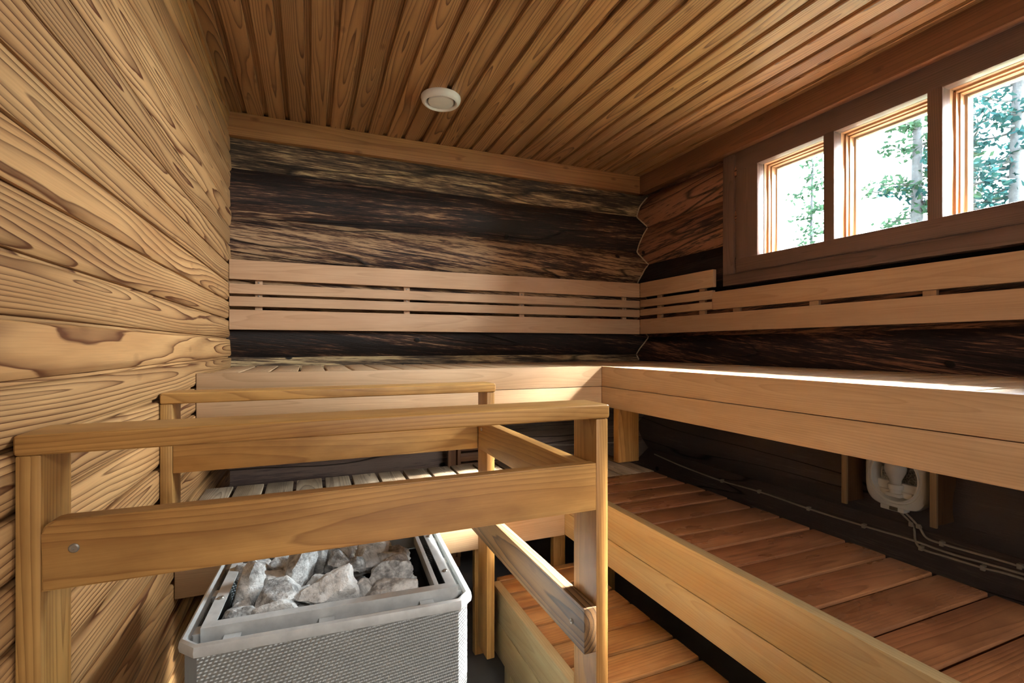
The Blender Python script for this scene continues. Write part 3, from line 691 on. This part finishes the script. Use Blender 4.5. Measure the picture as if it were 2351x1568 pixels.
# ------------------------------------------------------------------ outside
m = MB(); m.board(2.3, 60, -30, 45, -1.6, -1.3, 'x', 0); struct(m.build('ground', 'ground'), 'ground outside the windows')
def tree(name, x, y, h, r, label, mat, lo, nb, seed, spread=1.3, lean=0.0, size=.075, per=120):
    rs = random.Random(seed); t = thing(name, label, 'tree', (x, y, -1.3), 'trees outside the windows')
    tr = MB(); tr.tube([(x, y, -1.3), (x + .03 + lean * .3, y + .02, h * .3), (x - .02 + lean * .6, y + .03, h * .65), (x + lean, y, h)], r, 12, 5, True, r * .35)
    br, fo = MB(), MB()
    for k in range(nb):
        z = lo + (h - lo) * (k + rs.random()) / nb; a = rs.uniform(0, 6.283); L = spread * (1.05 - .75 * (z - lo) / (h - lo)) * rs.uniform(.5, 1.1)
        d = Vector((math.cos(a), math.sin(a), 0)); p0 = Vector((x, y, z)); ps = [p0 + d * (L * u) + Vector((rs.uniform(-.06, .06), rs.uniform(-.06, .06), -.10 * L * u + .16 * L * u * u + rs.uniform(-.05, .05))) for u in (0, .35, .7, 1)]
        br.tube(ps, r * .16, 5, 3, False, .006)
        for q in range(int(per * L)):
            u = rs.uniform(.12, 1.05); i = min(2, int(u * 3)); b = ps[i].lerp(ps[i+1], min(1, u * 3 - i)) if i < 3 else ps[3]
            c = b + Vector((rs.gauss(0, .10), rs.gauss(0, .10), rs.gauss(-.02, .055)))
            e1 = Vector((rs.gauss(0, 1), rs.gauss(0, 1), rs.gauss(0, .6))).normalized() * size * rs.uniform(.5, 1.1); e2 = e1.cross(Vector((rs.gauss(0, 1), rs.gauss(0, 1), rs.gauss(0, 1)))).normalized() * size * rs.uniform(.25, .5)
            fo.add([c - e1, c + e2, c + e1, c - e2], [(0, 1, 2, 3)])
    tr.build('trunk', 'bark', t, 60); br.build('branches', 'bark', t, 60); o = fo.build('foliage', mat, t, 60); o['kind'] = 'stuff'
tree('pine_tree', 9.1, 4.80, 5.6, .135, 'conifer with needles seen at the edge of the middle window', 'needle2', .8, 46, 11, 1.25)
tree('pine_tree', 9.75, 4.40, 5.9, .135, 'conifer with the thickest bare trunk, seen in the window nearest the lens', 'needle', 2.2, 40, 12, 1.5, per=62)
tree('pine_tree', 9.3, 3.66, 5.7, .15, 'conifer at the outer edge of the window nearest the lens', 'needle', 1.9, 44, 13, 1.5, per=62)
tree('birch_tree', 9.3, 6.75, 5.0, .05, 'slim light green tree seen in the window nearest the log corner', 'needle2', -.4, 40, 14, .75)
tree('spruce_tree', 12.5, 4.5, 5.2, .09, 'small light green conifer standing behind the trunks', 'needle2', -.5, 46, 15, 1.2)
for k, (x, y, h) in enumerate(((8.0, 5.05, 2.35), (8.2, 5.45, 2.05))):
    tree('young_spruce', x, y, h, .03, ['young spruce low in the middle window', 'shorter young spruce low in the middle window'][k], 'needle2', -.8, 26, 30 + k, .6)

# ------------------------------------------------------------------ light
w = bpy.data.worlds.new('sky'); scene.world = w; w.use_nodes = True; nt = w.node_tree; nt.nodes.clear()
o = nt.nodes.new('ShaderNodeOutputWorld'); bg = nt.nodes.new('ShaderNodeBackground'); tc = nt.nodes.new('ShaderNodeTexCoord'); sx = nt.nodes.new('ShaderNodeSeparateXYZ')
dp = nt.nodes.new('ShaderNodeVectorMath'); dp.operation = 'DOT_PRODUCT'; nt.links.new(tc.outputs['Generated'], dp.inputs[0]); dp.inputs[1].default_value = Vector((1, -.6, .6)).normalized()
cr = nt.nodes.new('ShaderNodeValToRGB'); nt.links.new(dp.outputs['Value'], cr.inputs[0])      # hazy sky, brightest round the sun
e = cr.color_ramp.elements; e[0].position = .0; e[0].color = (.10, .11, .12, 1); e[1].position = .97; e[1].color = (.93, 1, 1.06, 1)
e2 = e.new(.72); e2.color = (.54, .62, .70, 1)
cz = nt.nodes.new('ShaderNodeValToRGB'); nt.links.new(sx.outputs[2], cz.inputs[0])                    # paler towards the zenith, dim in the haze over the forest
ez = cz.color_ramp.elements; ez[0].position = .03; ez[0].color = (.36, .36, .36, 1); ez[1].position = .42; ez[1].color = (1, 1, 1, 1)
e3 = ez.new(.18); e3.color = (.64, .64, .64, 1)
mu = nt.nodes.new('ShaderNodeMix'); mu.data_type = 'RGBA'; mu.blend_type = 'MULTIPLY'; mu.inputs[0].default_value = 1
nt.links.new(cr.outputs[0], mu.inputs[6]); nt.links.new(cz.outputs[0], mu.inputs[7]); nt.links.new(mu.outputs[2], bg.inputs[0]); bg.inputs[1].default_value = 300.0; nt.links.new(bg.outputs[0], o.inputs[0])
sun = bpy.data.lights.new('sun', 'SUN'); so = bpy.data.objects.new('sun', sun); col.objects.link(so)
sun.energy = 520; sun.angle = R(20); sun.color = (1, .97, .92)
so.rotation_euler = Vector((-1, .04, -.95)).to_track_quat('-Z', 'Y').to_euler(); so.location = (6, 1, 6)
def portal(loc, rot, sx_, sy_):
    l = bpy.data.lights.new('portal', 'AREA'); l.shape = 'RECTANGLE'; l.size = sx_; l.size_y = sy_; l.cycles.is_portal = True
    p = bpy.data.objects.new('portal', l); col.objects.link(p); p.location = loc; p.rotation_euler = rot
for a, b in WY: portal((2.07, (a + b) / 2, .641 + H), (R(90), 0, R(90)), b - a, .43)

wl = bpy.data.lights.new('fill_light', 'AREA'); wo = bpy.data.objects.new('fill_light', wl); col.objects.link(wo)  # added fill behind the camera, reaching the guard through the doorway
wl.shape = 'RECTANGLE'; wl.size = 1.2; wl.size_y = .5; wl.energy = 80; wl.color = (1, .97, .95); wo.location = (.7, -1.9, 2.2)
vs = scene.view_settings; vs.view_transform = 'Standard'; vs.look = 'None'; vs.gamma = 1; vs.exposure = 0.5; vs.use_curve_mapping = False
scene.cycles.use_denoising = True; scene.cycles.max_bounces = 9; scene.cycles.diffuse_bounces = 5; scene.cycles.adaptive_threshold = .02; scene.cycles.transparent_max_bounces = 12
scene.cycles.sample_clamp_indirect = 12
